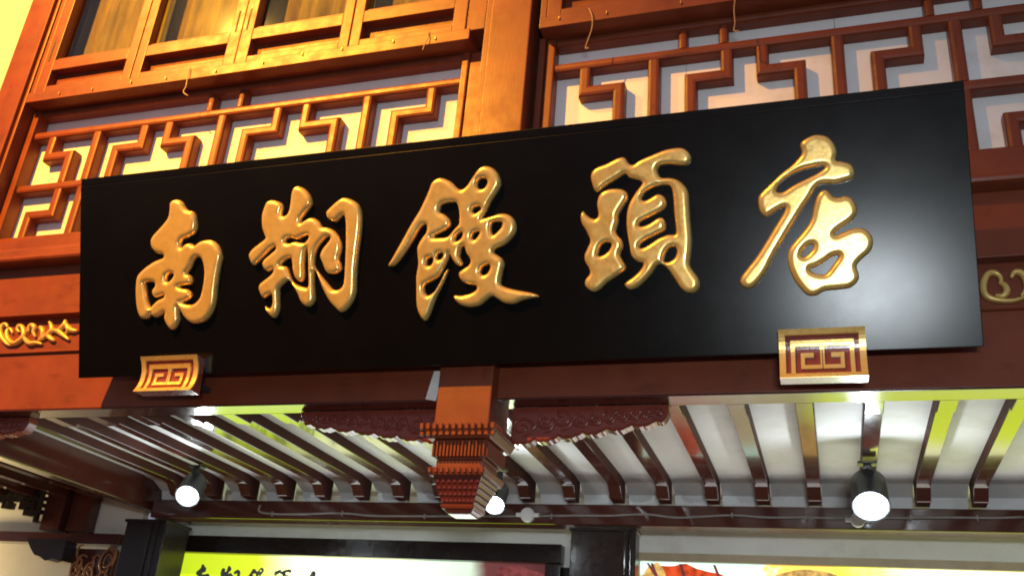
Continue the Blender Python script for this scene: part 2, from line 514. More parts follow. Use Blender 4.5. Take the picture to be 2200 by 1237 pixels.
# porch of the bay on the left, seen beyond the transverse beam
box('left_bay_wall', -12.0, -7.62, 9.40, 9.5, 0.0, 3.80, PLASTER, bld, bevel=0)
box('left_bay_rail', -12.0, -7.70, 9.20, 9.38, 3.13, 3.25, RAFTER, bld, bevel=0.01)
box('left_bay_plate', -12.0, -7.70, 9.20, 9.38, 3.80, 3.95, RAFTER, bld, bevel=0.01)
box('left_bay_post', -8.84, -8.56, 9.16, 9.37, 3.27, 3.795, RAFTER, bld, bevel=0.01)
box('left_bay_post', -8.50, -8.22, 9.20, 9.37, 3.27, 3.795, RAFTER, bld, bevel=0.01)
for x in (-7.7, -8.15, -8.6, -9.05, -9.5, -9.95, -10.4):
    box('rafter', x-0.055, x+0.055, 6.203, 9.19, 3.65, 3.775, RAFTER, bld, bevel=0.004, seg=1)
box('ceiling_board', -12.0, -7.203, 6.203, 9.39, 3.776, 3.80, WHITE, bld, bevel=0)
# hanging fretwork of the left bay: stepped meander of dark bars
fw = empty('hanging_fretwork', (-9.6, 9.12, 3.5), 'dark pierced fretwork valance hanging in front of the cream wall at the lower left edge', 'fretwork valance')
fv = []
cell = 0.088
drops = [3, 3, 4, 3, 3, 4, 3, 4, 4, 3, 4, 5, 5, 6]
for i, drop in enumerate(drops):
    x = -10.05+cell*i
    for j in range(drop):
        z = 3.80-0.078*j
        if (i+2*j) % 5 != 3 or j == 0:
            fv.append((x+0.046, x+cell-0.001, 9.10, 9.15, z-0.050, z))
    fv.append((x, x+0.045, 9.102, 9.148, 3.80-0.078*drop+0.01*(i % 2), 3.80))
    fv.append((x+0.046, x+cell-0.001, 9.104, 9.146, 3.80-0.078*drop+0.012*(i % 2), 3.80-0.078*drop+0.027))
for q_ in fv:
    box('fret_bar', *q_, BLACKW, fw, bevel=0)
# carved corner bracket of the left bay
cb = empty('carved_corner_bracket', (-8.0, 9.1, 2.9), 'brown carved openwork bracket at the bottom left, beside the dark column', 'bracket')
prof = [(-8.78, 3.125), (-8.24, 3.125), (-8.24, 2.90), (-8.36, 2.93), (-8.45, 2.90), (-8.54, 2.945), (-8.62, 2.96), (-8.70, 3.03)]
Vb = [(x_, 8.98, z_) for x_, z_ in prof]+[(x_, 9.18, z_) for x_, z_ in prof]
nb = len(prof)
mesh('bracket_block', Vb, [(i, (i+1) % nb, nb+(i+1) % nb, nb+i) for i in range(nb)]+[tuple(range(nb)), tuple(range(nb, 2*nb))], BLACKW, cb, bevel=0.008)
rb = random.Random(11)
box('bracket_board', -8.32, -7.74, 9.24, 9.30, 2.4, 3.08, RAFTER, cb, bevel=0.01)
for k in range(26):
    cx_, cz_ = rb.uniform(-8.25, -7.80), rb.uniform(2.5, 3.02)
    a0 = rb.uniform(0, 6.28); r0 = rb.uniform(0.06, 0.12)
    tube('carved_leaf', [(cx_+r0*(1-0.05*q)*math.cos(a0+q*0.35), 9.225-0.01*math.sin(q*0.7), cz_+r0*(1-0.05*q)*1.4*math.sin(a0+q*0.35)) for q in range(12)], 0.016, CARVEL, cb, n=6, taper=[0.4+0.6*math.sin(math.pi*(q+0.5)/12) for q in range(12)])
lamp('left_bay_lamp', 'POINT', (-10.8, 8.6, 2.7), 120, (1.0, 0.74, 0.34), 0.15)

# ================================================================== CARVED BRACKETS
def bracket(xa, xb, za, zb, label):
    """scalloped board from xa (deep, za) to xb (shallow, zb)"""
    n = 88
    bot = []
    for k in range(n+1):
        u = k/n
        x = xa+(xb-xa)*u
        z = za+(zb-za)*u**1.15
        lob = abs(math.sin(u*math.pi*6.5))**0.55*0.030+abs(math.sin(u*math.pi*19))**0.7*0.008
        if u > 0.96: z += (u-0.96)/0.04*0.07
        bot.append((x, z-lob))
    y0, y1 = 6.16, 6.26
    V, Fc = [], []
    for x, z in bot:
        V += [(x, y0+0.012, z), (x, y0, z+0.018), (x, y0, 3.645), (x, y1, 3.645), (x, y1, z)]
    m = 5
    for k in range(n):
        for j in range(m):
            Fc.append((k*m+j, k*m+(j+1) % m, (k+1)*m+(j+1) % m, (k+1)*m+j))
    Fc.append(tuple(range(m)))
    Fc.append(tuple(range(n*m, n*m+m)))
    t = mesh('carved_bracket', V, Fc, CARVE)
    tag(t, label, 'bracket', 'carved brackets under the storey beam')
    # scroll relief
    sg = 1 if xb > xa else -1
    def spiral(cx, cz, r, turns, a0, dirn):
        pts = []
        N = int(22*turns)
        for i in range(N+1):
            u = i/N
            a = a0+dirn*u*turns*2*math.pi
            rr = r*(1-0.82*u)
            pts.append((cx+rr*math.cos(a)*1.25, y0-0.003, cz+rr*math.sin(a)))
        return pts
    L = abs(xb-xa)
    rnd = random.Random(int(abs(xa)*100))
    u = 0.07
    while u < 0.94:
        x = xa+(xb-xa)*u
        zb_ = za+(zb-za)*u
        h = 3.62-zb_
        r = min(0.085, h*0.36)*rnd.uniform(0.75, 1.1)
        cz = zb_+h*rnd.uniform(0.42, 0.6)
        P = spiral(x, cz, r, 1.4, rnd.uniform(0, 6), rnd.choice((-1, 1)))
        tube('scroll_relief', P, 0.011, CARVE, t, n=7, flat=1.0, taper=[1-0.4*i/len(P) for i in range(len(P))])
        # leaf stroke linking to the next scroll
        x2 = x+sg*r*1.6
        Q = catmull([(x, zb_+0.02), (x+sg*r*0.8, zb_+h*0.18), (x2, zb_+h*0.55), (x2+sg*r*0.4, 3.60)], 5, closed=False)
        tube('leaf_relief', [(q[0], y0-0.002, q[1]) for q in Q], 0.010, CARVE, t, n=6, taper=[math.sin(math.pi*(i+0.6)/(len(Q)+0.4)) for i in range(len(Q))])
        u += (r*2.3)/L
    return t
bracket(-2.60, -3.78, 3.42, 3.575, 'carved red scroll bracket on the left side of the hanging post, shaded by the signboard')
bracket(-2.09, -0.99, 3.405, 3.56, 'carved red scroll bracket on the right side of the hanging post, scalloped lower edge')
bracket(-7.6, -6.36, 3.42, 3.56, 'carved bracket under the beam at the far left edge, its lower rim lit orange')

# ================================================================== HANGING POST
pcx, pcy = -2.355, 6.07
post = empty('hanging_post', (pcx, pcy, 2.84), 'carved square hanging post below the signboard centre, tapering like a lantern', 'hanging post')
def frustum(name, h0, h1, z0, z1, mat, bevel=0.006, parent=post, seg=2):
    d = 0.0
    V = [(pcx+sx*h0, pcy+sy*h0, z0) for sx, sy in ((-1, -1), (1, -1), (1, 1), (-1, 1))]+[(pcx+sx*h1, pcy+sy*h1, z1) for sx, sy in ((-1, -1), (1, -1), (1, 1), (-1, 1))]
    f = [(0, 3, 2, 1), (4, 5, 6, 7), (0, 1, 5, 4), (1, 2, 6, 5), (2, 3, 7, 6), (3, 0, 4, 7)]
    return mesh(name, V, f, mat, parent, bevel=bevel, seg=seg)
frustum('shaft', 0.20, 0.20, 3.425, 4.145, WOODV, 0.012)
c = frustum('cornice', 0.225, 0.265, 3.335, 3.424, WOOD, 0.01)
studs = []
for s in range(12):
    o_ = -0.255+0.51*s/11
    studs.append((pcx+o_-0.014, pcx+o_+0.014, pcy-0.275, pcy-0.262, 3.385, 3.43))
    studs.append((pcx+o_-0.016, pcx+o_+0.016, pcy-0.262, pcy-0.245, 3.345, 3.372))
    studs.append((pcx+0.262, pcx+0.275, pcy+o_-0.014, pcy+o_+0.014, 3.385, 3.43))
boxes('cornice_beads', studs, WOOD, c, bevel=0.004)
r_ = frustum('ribbed_neck', 0.168, 0.188, 3.205, 3.334, WOODV, 0.004)
ribs = []
for s in range(15):
    o_ = -0.20+0.40*s/14
    ribs.append((pcx+o_*0.9-0.008, pcx+o_*0.9+0.008, pcy-0.206, pcy-0.16, 3.215, 3.325))
    ribs.append((pcx+0.16, pcx+0.206, pcy+o_*0.9-0.008, pcy+o_*0.9+0.008, 3.215, 3.325))
boxes('ribs', ribs, WOODV, r_, bevel=0.003)
frustum('collar', 0.165, 0.165, 3.145, 3.204, WOOD, 0.01)
c2 = frustum('flared_ring', 0.195, 0.212, 3.09, 3.144, WOOD, 0.012)
boxes('ring_beads', [(pcx-0.185+0.37*s/9-0.011, pcx-0.185+0.37*s/9+0.011, pcy-0.215, pcy-0.195, 3.105, 3.14) for s in range(10)], WOOD, c2, bevel=0.004)
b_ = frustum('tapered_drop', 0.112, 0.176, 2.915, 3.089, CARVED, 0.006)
V, Fc = [], []
for row in range(4):
    z0 = 3.075-0.040*row
    hw = 0.176-(3.089-z0+0.015)*0.368
    for s in range(8):
        xx = pcx-hw*0.86+hw*1.72*s/7
        for (ax, face) in ((0, 0), (1, 1)):
            pz = z0-0.015
            if face == 0:
                v, f = boxvf(xx-0.013, xx+0.013, pcy-hw-0.003, pcy-hw+0.02, pz-0.013, pz+0.013)
            else:
                yy = pcy-hw*0.86+hw*1.72*s/7
                v, f = boxvf(pcx+hw-0.02, pcx+hw+0.003, yy-0.013, yy+0.013, pz-0.013, pz+0.013)
            n = len(V); V += v; Fc += [tuple(k+n for k in q) for q in f]
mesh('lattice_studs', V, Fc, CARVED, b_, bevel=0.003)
frustum('bottom_ring', 0.112, 0.124, 2.885, 2.914, WOOD, 0.008)
frustum('finial', 0.08, 0.105, 2.858, 2.884, CARVE, 0.012)

# ================================================================== FRIEZE SCROLLS (gilt)
YS = 6.02
def scrolls(name, curves, label):
    t = empty(name, tuple(curves[0][0]), label, 'ornament', 'gilt scroll ornaments on the frieze')
    for P in curves:
        Q = catmull(P, 5, closed=False)
        N = len(Q)
        tp = [0.55+0.75*math.sin(math.pi*min(1, (i+1)/N)) for i in range(N)]
        tube('scroll', [tuple(q) for q in Q], 0.017, GOLDD, t, n=8, flat=1.3, taper=tp)
    return t
def pl(P, f):
    return [tuple(onY(*f(p), YS)) for p in P]
fl = lambda p: (p[0]*0.1294, 620+p[1]*0.1294)
left = [[(130, 640), (100, 590), (40, 620), (10, 700), (30, 790), (80, 870), (150, 930), (240, 930)],
        [(210, 740), (180, 670), (130, 690), (120, 780), (160, 870), (240, 910), (320, 870), (390, 800), (400, 720), (370, 630), (310, 620), (290, 680), (330, 720)],
        [(470, 720), (490, 640), (540, 610), (580, 650), (560, 720), (590, 800)],
        [(400, 800), (430, 850), (500, 910), (600, 900), (700, 920)],
        [(650, 660), (690, 650), (720, 720), (700, 800), (640, 870)],
        [(640, 850), (740, 810), (820, 740), (870, 680), (850, 600), (820, 550)],
        [(780, 760), (850, 830), (910, 870)],
        [(820, 700), (950, 700), (1050, 770), (1150, 850)],
        [(950, 710), (1040, 640), (1090, 570), (1080, 525)],
        [(1070, 560), (1120, 620), (1140, 690), (1090, 740)],
        [(1140, 620), (1190, 690), (1290, 700)]]
scrolls('gilt_scroll', [pl(c_, fl) for c_ in left], 'bright gold carved scrollwork on the orange frieze left of the signboard')
idt = lambda p: p
right = [[(2152, 612), (2149, 596), (2139, 587), (2124, 588), (2114, 604), (2113, 624), (2122, 638), (2145, 645), (2175, 646), (2202, 638)],
         [(2146, 606), (2158, 613), (2163, 626), (2154, 636), (2138, 634)],
         [(2172, 597), (2180, 585), (2194, 587), (2203, 600), (2205, 620), (2194, 636)]]
scrolls('gilt_scroll', [pl(c_, idt) for c_ in right], 'dull gold carved scroll on the dark frieze right of the signboard')

# ================================================================== SIGNBOARD
SXL, SXR, SYB, SZB, SYT, SZT = -5.572, 0.906, 5.75, 3.823, 5.20, 5.315
tv = np.array([0, SYT-SYB, SZT-SZB]); SH = np.linalg.norm(tv); tv /= SH
nv = np.cross(np.array([1.0, 0, 0]), tv)          # outward normal (towards the street)
if nv[1] > 0: nv = -nv
S0 = np.array([0, SYB, SZB])
def onSign(px, py):
    d = ray(px, py)
    k = np.dot(S0-EYE, nv)/np.dot(d, nv)
    p = EYE+d*k
    return p[0], float(np.dot(p-S0, tv))
sign = empty('signboard', (0.5*(SXL+SXR), SYB, SZB), 'long black lacquered signboard with five raised gold brush characters, leaning out over the porch', 'signboard')
def sp(x, t, h):
    return tuple(np.array([x, 0, 0])+S0+tv*t+nv*h)
def slab(name, t0, t1, h0, h1):
    V = [sp(x, t, h) for h in (h0, h1) for (x, t) in ((SXL, t0), (SXR, t0), (SXR, t1), (SXL, t1))]
    return mesh(name, V, [(0, 1, 2, 3), (7, 6, 5, 4), (0, 4, 5, 1), (1, 5, 6, 2), (2, 6, 7, 3), (3, 7, 4, 0)], BLACK, sign, bevel=0.005, seg=2)
slab('board', 0, SH-0.062, 0, -0.085)
slab('top_edge_strip', SH-0.0605, SH, -0.005, -0.083)
# iron stays behind the board, tying it to the building
for x in (-4.6, -1.6, -0.1):
    tube('stay', [sp(x, SH*0.75, -0.08), (x, 6.08, 5.4)], 0.015, METAL, sign)

G1 = dict(o=(280, 400), s=0.2586, outer=[[(390,115),(345,140),(340,200),(325,270),(270,340),(215,400),(185,450),(190,510),(225,555),(280,570),(290,595),(220,625),(150,670),(100,715),(70,760),(60,850),(62,950),(75,1040),(100,1095),(130,1105),(165,1090),(185,1050),(192,1075),(215,1090),(250,1080),(300,1050),(295,1090),(305,1130),(345,1190),(385,1175),(410,1120),(410,1050),(412,1000),(440,1050),(480,1110),(530,1140),(590,1135),(640,1110),(680,1060),(710,980),(725,830),(745,700),(765,600),(762,545),(735,490),(690,455),(640,450),(590,465),(545,495),(510,478),(470,485),(438,515),(428,480),(450,440),(500,420),(545,385),(560,320),(555,260),(530,215),(490,205),(465,180),(440,135)]],
 holes=[[(560,592),(600,600),(622,660),(628,740),(615,840),(595,920),(560,965),(520,985),(470,980),(430,965),(470,955),(510,925),(515,890),(490,860),(440,850),(415,835),(450,825),(505,815),(522,780),(510,745),(480,725),(510,680),(535,620)],
 [(310,770),(315,745),(345,725),(375,735),(360,770),(330,795),(308,788)],
 [(136,800),(210,800),(220,830),(200,860),(195,890),(215,925),(250,920),(295,905),(290,925),(240,950),(200,990),(180,1012),(160,970),(145,900),(138,840)]])
G2 = dict(o=(520, 380), s=0.2588, outer=[[(215,215),(185,290),(175,350),(180,430),(200,490),(205,515),(150,560),(95,605),(68,650),(80,700),(105,735),(150,700),(200,650),(245,605),(285,580),(290,605),(240,650),(195,690),(180,730),(200,775),(230,785),(270,765),(265,800),(215,845),(160,890),(150,935),(170,985),(190,1008),(225,985),(255,975),(265,1010),(262,1060),(245,1090),(215,1085),(200,1078),(215,1120),(265,1170),(300,1145),(315,1080),(312,1000),(315,935),(350,890),(400,860),(430,900),(470,970),(500,1040),(545,1078),(590,1060),(608,1010),(603,900),(602,800),(620,780),(650,850),(690,950),(740,1040),(790,1095),(830,1125),(880,1095),(930,1020),(948,940),(952,800),(965,650),(985,500),(997,380),(995,290),(970,230),(910,190),(850,178),(800,205),(740,260),(708,300),(725,350),(780,375),(820,345),(855,320),(870,380),(872,500),(868,650),(862,780),(855,880),(835,920),(800,940),(760,935),(720,890),(670,830),(625,770),(608,720),(610,650),(640,580),(680,530),(715,500),(745,510),(720,550),(680,600),(658,660),(680,720),(710,790),(760,808),(800,798),(828,770),(825,720),(810,680),(825,620),(830,560),(810,500),(770,450),(720,425),(675,420),(650,380),(610,348),(570,345),(525,370),(498,385),(500,350),(540,295),(580,240),(585,190),(560,140),(520,100),(475,82),(440,95),(420,150),(412,230),(395,300),(360,330),(335,310),(345,240),(310,210),(260,198)]],
 holes=[[(370,545),(375,520),(410,508),(450,520),(475,520),(520,495),(560,490),(560,515),(530,548),(490,548),(450,540),(400,555)],
 [(330,735),(380,750),(405,810),(430,870),(470,900),(520,915),(560,912),(562,800),(558,660),(553,595),(535,620),(522,700),(522,830),(500,872),(460,850),(435,790),(425,700),(415,675),(370,690)]])
G3 = dict(o=(820, 340), s=0.2910, outer=[[(430,150),(380,180),(355,240),(320,320),(280,400),(230,480),(180,570),(130,660),(85,740),(55,795),(95,795),(140,750),(190,680),(240,600),(280,530),(315,495),(340,500),(335,550),(300,600),(270,660),(272,720),(275,790),(262,870),(262,960),(262,1060),(275,1130),(300,1180),(328,1200),(355,1165),(380,1100),(410,1020),(450,940),(480,870),(495,820),(470,850),(430,930),(390,990),(345,1015),(320,980),(325,935),(380,905),(430,870),(470,800),(495,740),(505,700),(530,750),(560,790),(590,795),(600,770),(580,720),(590,670),(615,650),(630,700),(660,750),(650,790),(600,825),(575,850),(590,900),(640,930),(700,940),(705,970),(660,1000),(600,1015),(540,1015),(550,1050),(590,1085),(660,1100),(730,1085),(780,1045),(820,1020),(860,1040),(910,1070),(980,1075),(1040,1050),(1100,1035),(1165,1022),(1130,1000),(1060,985),(980,970),(910,950),(880,920),(890,850),(905,780),(890,740),(835,700),(845,670),(910,640),(970,580),(995,520),(985,460),(940,420),(880,412),(820,430),(765,445),(745,450),(770,400),(810,320),(860,240),(882,180),(865,120),(820,75),(765,62),(720,85),(680,140),(640,200),(600,235),(565,225),(520,180),(470,155)]],
 holes=[[(710,205),(715,170),(745,152),(780,160),(785,190),(760,225),(725,230)],[(672,390),(690,365),(725,360),(740,375),(715,400),(690,410)],
 [(430,380),(450,345),(500,330),(555,332),(575,380),(580,440),(575,490),(540,530),(495,580),(440,590),(380,588),(400,570),(460,540),(505,505),(508,460),(470,420),(440,405)],
 [(810,520),(820,480),(860,470),(895,478),(890,510),(860,545),(825,570)],[(672,590),(680,560),(710,545),(730,550),(715,580),(690,605)],
 [(545,605),(560,570),(590,548),(605,560),(590,595),(560,615)],[(335,775),(345,745),(375,735),(388,755),(370,790),(345,795)],
 [(412,735),(418,710),(445,700),(462,712),(450,740),(425,752)],[(735,840),(750,805),(785,787),(808,800),(790,845),(755,865)]])
G4 = dict(o=(1230, 300), s=0.2829, outer=[[(145,265),(185,220),(270,185),(350,145),(400,142),(430,185),(465,195),(520,160),(600,125),(700,85),(790,68),(850,75),(895,115),(900,160),(870,195),(820,198),(740,190),(670,200),(648,225),(655,265),(680,295),(740,295),(800,310),(850,350),(880,400),(888,500),(895,620),(905,740),(900,850),(890,940),(920,1000),(960,1060),(962,1120),(930,1160),(880,1165),(830,1135),(780,1060),(730,990),(680,950),(640,960),(600,1020),(540,1085),(480,1130),(430,1138),(400,1105),(415,1080),(470,1040),(520,990),(540,940),(490,925),(450,880),(435,800),(415,680),(415,570),(435,490),(480,410),(525,350),(530,325),(480,305),(430,290),(400,265),(340,300),(260,350),(185,402),(150,330)],
 [(240,395),(300,378),(370,380),(415,405),(420,450),(385,510),(350,570),(350,620),(330,690),(350,735),(380,770),(382,820),(362,870),(385,920),(405,960),(395,995),(330,1040),(260,1090),(200,1145),(150,1155),(105,1120),(100,1070),(135,1020),(130,980),(100,930),(95,880),(120,820),(138,770),(110,700),(75,640),(65,580),(85,548),(110,575),(145,600),(180,605),(200,570),(190,490),(205,430)]],
 holes=[[(530,460),(535,420),(580,385),(650,355),(720,348),(755,375),(768,450),(775,560),(785,650),(785,720),(730,725),(660,750),(600,790),(550,820),(515,825),(515,800),(560,765),(640,725),(700,690),(710,640),(690,600),(650,600),(590,640),(540,660),(505,655),(520,625),(590,590),(680,540),(715,490),(700,440),(650,418),(600,445),(560,465)],
 [(695,910),(710,860),(745,820),(785,822),(795,860),(775,905),(735,930),(705,930)],[(195,875),(210,820),(245,785),(285,785),(300,805),(275,850),(235,880),(205,885)]])
G5 = dict(o=(1570, 270), s=0.3073, outer=[[(600,68),(670,80),(720,125),(742,190),(735,245),(780,255),(840,275),(865,320),(855,370),(790,395),(720,410),(640,410),(595,440),(560,500),(500,590),(430,700),(370,800),(300,920),(250,1020),(190,1100),(130,1140),(80,1120),(70,1070),(110,1010),(180,920),(250,810),(310,710),(365,620),(380,575),(350,580),(300,610),(245,640),(205,600),(192,520),(210,480),(280,410),(360,335),(440,270),(495,200),(485,140),(510,105),(555,80)],
 [(605,490),(640,455),(680,460),(720,500),(760,505),(800,495),(850,515),(880,570),(880,620),(840,670),(780,710),(730,750),(735,768),(790,745),(860,720),(930,722),(980,765),(995,820),(975,880),(920,930),(880,980),(895,1040),(890,1085),(840,1130),(760,1145),(660,1155),(600,1185),(540,1185),(490,1140),(440,1070),(405,980),(400,890),(440,820),(510,740),(560,660),(580,570)]],
 holes=[[(320,455),(340,410),(400,360),(480,320),(560,298),(640,285),(655,300),(600,340),(520,380),(440,420),(370,465),(335,470)],
 [(495,905),(510,870),(545,835),(575,832),(570,865),(540,900),(510,918)],[(555,1000),(600,985),(660,950),(710,915),(750,905),(750,925),(710,980),(665,1035),(615,1040),(570,1025)]])

def glyph_loops(g):
    out = []
    for L in g['outer']+g['holes']:
        P = catmull(L, 4)
        out.append(np.array([onSign(g['o'][0]+p[0]*g['s'], g['o'][1]+p[1]*g['s']) for p in P]))
    return out

def sdf(loops, X, Y):
    """negative outside, positive inside, plus nearest boundary point"""
    P = np.stack([X.ravel(), Y.ravel()], 1)
    best = np.full(len(P), 1e9)
    near = np.zeros_like(P)
    inside = np.zeros(len(P), bool)
    for L in loops:
        A = L
        B = np.roll(L, -1, 0)
        for a, b in zip(A, B):
            ab = b-a
            l2 = ab@ab+1e-12
            t = np.clip(((P-a)@ab)/l2, 0, 1)
            q = a+t[:, None]*ab
            d = ((P-q)**2).sum(1)
            m = d < best
            best[m] = d[m]
            near[m] = q[m]
            c = ((a[1] > P[:, 1]) != (b[1] > P[:, 1]))
            with np.errstate(divide='ignore', invalid='ignore'):
                xi = (b[0]-a[0])*(P[:, 1]-a[1])/(b[1]-a[1])+a[0]
            inside ^= (c & (P[:, 0] < xi))
    d = np.sqrt(best)
    return np.where(inside, d, -d), near, inside

def relief(name, loops, step, R, H, place, mat, parent, label=None):
    allp = np.concatenate(loops)
    x0, y0 = allp.min(0)-step*1.5
    x1, y1 = allp.max(0)+step*1.5
    nx, ny = int((x1-x0)/step)+1, int((y1-y0)/step)+1
    X, Y = np.meshgrid(x0+np.arange(nx)*step, y0+np.arange(ny)*step, indexing='ij')
    D, near, ins = sdf(loops, X, Y)
    I = ins.reshape(nx, ny)
    cell = I[:-1, :-1] | I[1:, :-1] | I[:-1, 1:] | I[1:, 1:]
    idx = -np.ones(nx*ny, int)
    V, Fc, rim = [], [], {}
    P = np.stack([X.ravel(), Y.ravel()], 1)
    def vid(i, j):
        k = i*ny+j
        if idx[k] < 0:
            if ins[k]:
                d = D[k]
                if d < step*0.32:
                    p, h = near[k], 0.0
                else:
                    p = P[k]
                    u = min(d/R, 1.0)
                    h = H*math.sqrt(max(0, 1-(1-u)**2))
            else:
                p, h = near[k], 0.0
            idx[k] = len(V)
            V.append(place(p[0], p[1], h))
        return idx[k]
    for i, j in zip(*np.nonzero(cell)):
        q = [vid(i, j), vid(i+1, j), vid(i+1, j+1), vid(i, j+1)]
        Fc.append(tuple(q))
    o = mesh(name, V, Fc, mat, parent, smooth=True)
    bm = bmesh.new(); bm.from_mesh(o.data)
    bmesh.ops.remove_doubles(bm, verts=bm.verts, dist=0.0008)
    bmesh.ops.dissolve_degenerate(bm, edges=bm.edges, dist=0.0004)
    # relax the height field a little
    bmesh.ops.smooth_vert(bm, verts=[v for v in bm.verts if not v.is_boundary], factor=0.5, use_axis_x=True, use_axis_y=True, use_axis_z=True)
    # short skirt down to the board
    be = [e for e in bm.edges if e.is_boundary]
    r = bmesh.ops.extrude_edge_only(bm, edges=be)
    vs_ = [e for e in r['geom'] if isinstance(e, bmesh.types.BMVert)]
    b0 = Vector(place(0, 0, 0)); b1 = Vector(place(0, 0, -0.02))
    for v in vs_: v.co += (b1-b0)
    bmesh.ops.recalc_face_normals(bm, faces=bm.faces)
    bm.to_mesh(o.data); bm.free()
    o.data.polygons.foreach_set('use_smooth', [True]*len(o.data.polygons))
    if label: o['label'] = label
    return o

glyphs = [glyph_loops(g) for g in (G1, G2, G3, G4, G5)]
clab = ['gold character reading south, first from the left', 'gold character second from the left', 'gold character in the middle with many small counters',
        'gold character second from the right', 'gold character reading shop, last on the right']
for L, lb in zip(glyphs, clab):
    relief('character', L, 0.0065, 0.036, 0.030, lambda x, t, h: sp(x, t, h+0.012), GOLD, sign, lb)

# ================================================================== SIGN CLAMPS (fret plaques holding the lower edge)
def clamp(cx, wd, ztop, zbot, yc, label):
    t = empty('sign_clamp', (cx, yc, zbot), label, 'sign clamp', 'fret-patterned clamps under the signboard')
    h = ztop-zbot
    def yv(v):            # concave face: lips forward at top and bottom
        return yc-0.055*(2*v-1)**2-0.012*v
    n = 14
    prof = [(yv(k/n), zbot+h*k/n) for k in range(n+1)]
    back = [(5.745, ztop-0.005), (5.80, zbot+0.02), (5.80, zbot)]
    P = prof+[(yc+0.035, ztop), (yc+0.055, zbot)]
    prism_x('clamp_body', P, cx-wd/2, cx+wd/2, CARVE, t, bevel=0.0)
    boxes('clamp_arm', [(cx-wd*0.3, cx+wd*0.3, yc+0.06, 6.0, zbot+0.10, zbot+0.14)], METAL, t)
    V, Fc = [], []
    def stroke(u0, u1, v0, v1, lift=0.014):
        m = max(1, int((v1-v0)*n+0.5))
        b = len(V)
        for k in range(m+1):
            v = v0+(v1-v0)*k/m
            z = zbot+h*v
            for u in (u0, u1):
                x = cx-wd/2+wd*u
                V.append((x, yv(v)-lift, z))
                V.append((x, yv(v)+0.004, z))
        for k in range(m):
            a = b+4*k
            Fc.append((a, a+2, a+6, a+4))
            Fc.append((a, a+4, a+5, a+1))
            Fc.append((a+2, a+3, a+7, a+6))
        Fc.append((b, b+1, b+3, b+2))
        e = b+4*m
        Fc.append((e, e+2, e+3, e+1))
    stroke(0.0, 0.075, 0.0, 1.0); stroke(0.925, 1.0, 0.0, 1.0)
    stroke(0.076, 0.924, 0.90, 1.0); stroke(0.076, 0.924, 0.0, 0.10)
    stroke(0.135, 0.185, 0.101, 0.80, 0.012); stroke(0.815, 0.865, 0.101, 0.80, 0.012)
    stroke(0.186, 0.814, 0.69, 0.80, 0.012)
    stroke(0.475, 0.495, 0.21, 0.689, 0.012); stroke(0.505, 0.525, 0.21, 0.689, 0.012)
    stroke(0.25, 0.474, 0.21, 0.30, 0.012); stroke(0.25, 0.295, 0.301, 0.56, 0.012); stroke(0.296, 0.40, 0.47, 0.56, 0.012)
    stroke(0.526, 0.75, 0.21, 0.30, 0.012); stroke(0.705, 0.75, 0.301, 0.56, 0.012); stroke(0.60, 0.704, 0.47, 0.56, 0.012)
    mesh('gilt_fret', V, Fc, GOLD, t)
    return t
clamp(-4.66, 0.50, 3.925, 3.655, 5.69, 'small orange-lit fret clamp gripping the lower left edge of the signboard')
clamp(0.008, 0.50, 3.925, 3.62, 5.69, 'red and gold fret clamp gripping the lower right edge of the signboard, bottom lip bright')

# ================================================================== LIGHTBOX POSTERS
def grad_poster_left(nt, e):
    g = nt.nodes.new('ShaderNodeNewGeometry')
    sx = nt.nodes.new('ShaderNodeSeparateXYZ')
    nt.links.new(g.outputs['Position'], sx.inputs[0])
    mr = nt.nodes.new('ShaderNodeMapRange')
    mr.inputs['From Min'].default_value = -7.06
    mr.inputs['From Max'].default_value = -2.75
    nz = tex_noise(nt, 2.2, 3)
    ad = nt.nodes.new('ShaderNodeMath'); ad.operation = 'MULTIPLY_ADD'
    ad.inputs[1].default_value = 0.10; ad.inputs[2].default_value = -0.05
    nt.links.new(nz.outputs['Fac'], ad.inputs[0])
    nt.links.new(sx.outputs['X'], mr.inputs['Value'])
    a2 = nt.nodes.new('ShaderNodeMath'); a2.operation = 'ADD'
    nt.links.new(mr.outputs[0], a2.inputs[0]); nt.links.new(ad.outputs[0], a2.inputs[1])
    cr = ramp(nt, a2.outputs[0], [(0.0, (0.30, 0.40, 0.01)), (0.22, (0.42, 0.50, 0.02)), (0.36, (1.1, 1.15, 0.6)), (0.62, (1.1, 1.15, 0.7)), (0.70, (0.50, 0.66, 0.48)), (0.80, (0.42, 0.52, 0.40)), (0.86, (0.09, 0.028, 0.028)), (1.0, (0.05, 0.015, 0.015))])
    # deeper yellow-green toward the lower part of the box
    mz = nt.nodes.new('ShaderNodeMapRange')
    mz.inputs['From Min'].default_value = 2.78; mz.inputs['From Max'].default_value = 2.90
    nt.links.new(sx.outputs['Z'], mz.inputs['Value'])
    mx = nt.nodes.new('ShaderNodeMix'); mx.data_type = 'RGBA'
    lo = nt.nodes.new('ShaderNodeMapRange')
    lo.inputs['From Min'].default_value = 2.2; lo.inputs['From Max'].default_value = 2.35
    nt.links.new(sx.outputs['Z'], lo.inputs['Value'])
    lr = ramp(nt, lo.outputs[0], [(0.0, (1.8, 1.92, 2.0)), (1.0, (0.82, 1.12, 0.014))])  # white bottom zone added out of view to brighten the porch ceiling
    nt.links.new(lr.outputs['Color'], mx.inputs['A'])
    nt.links.new(mz.outputs[0], mx.inputs['Factor'])
    nt.links.new(cr.outputs['Color'], mx.inputs['B'])
    nt.links.new(mx.outputs['Result'], e.inputs['Color'])
    e.inputs['Strength'].default_value = 1.9
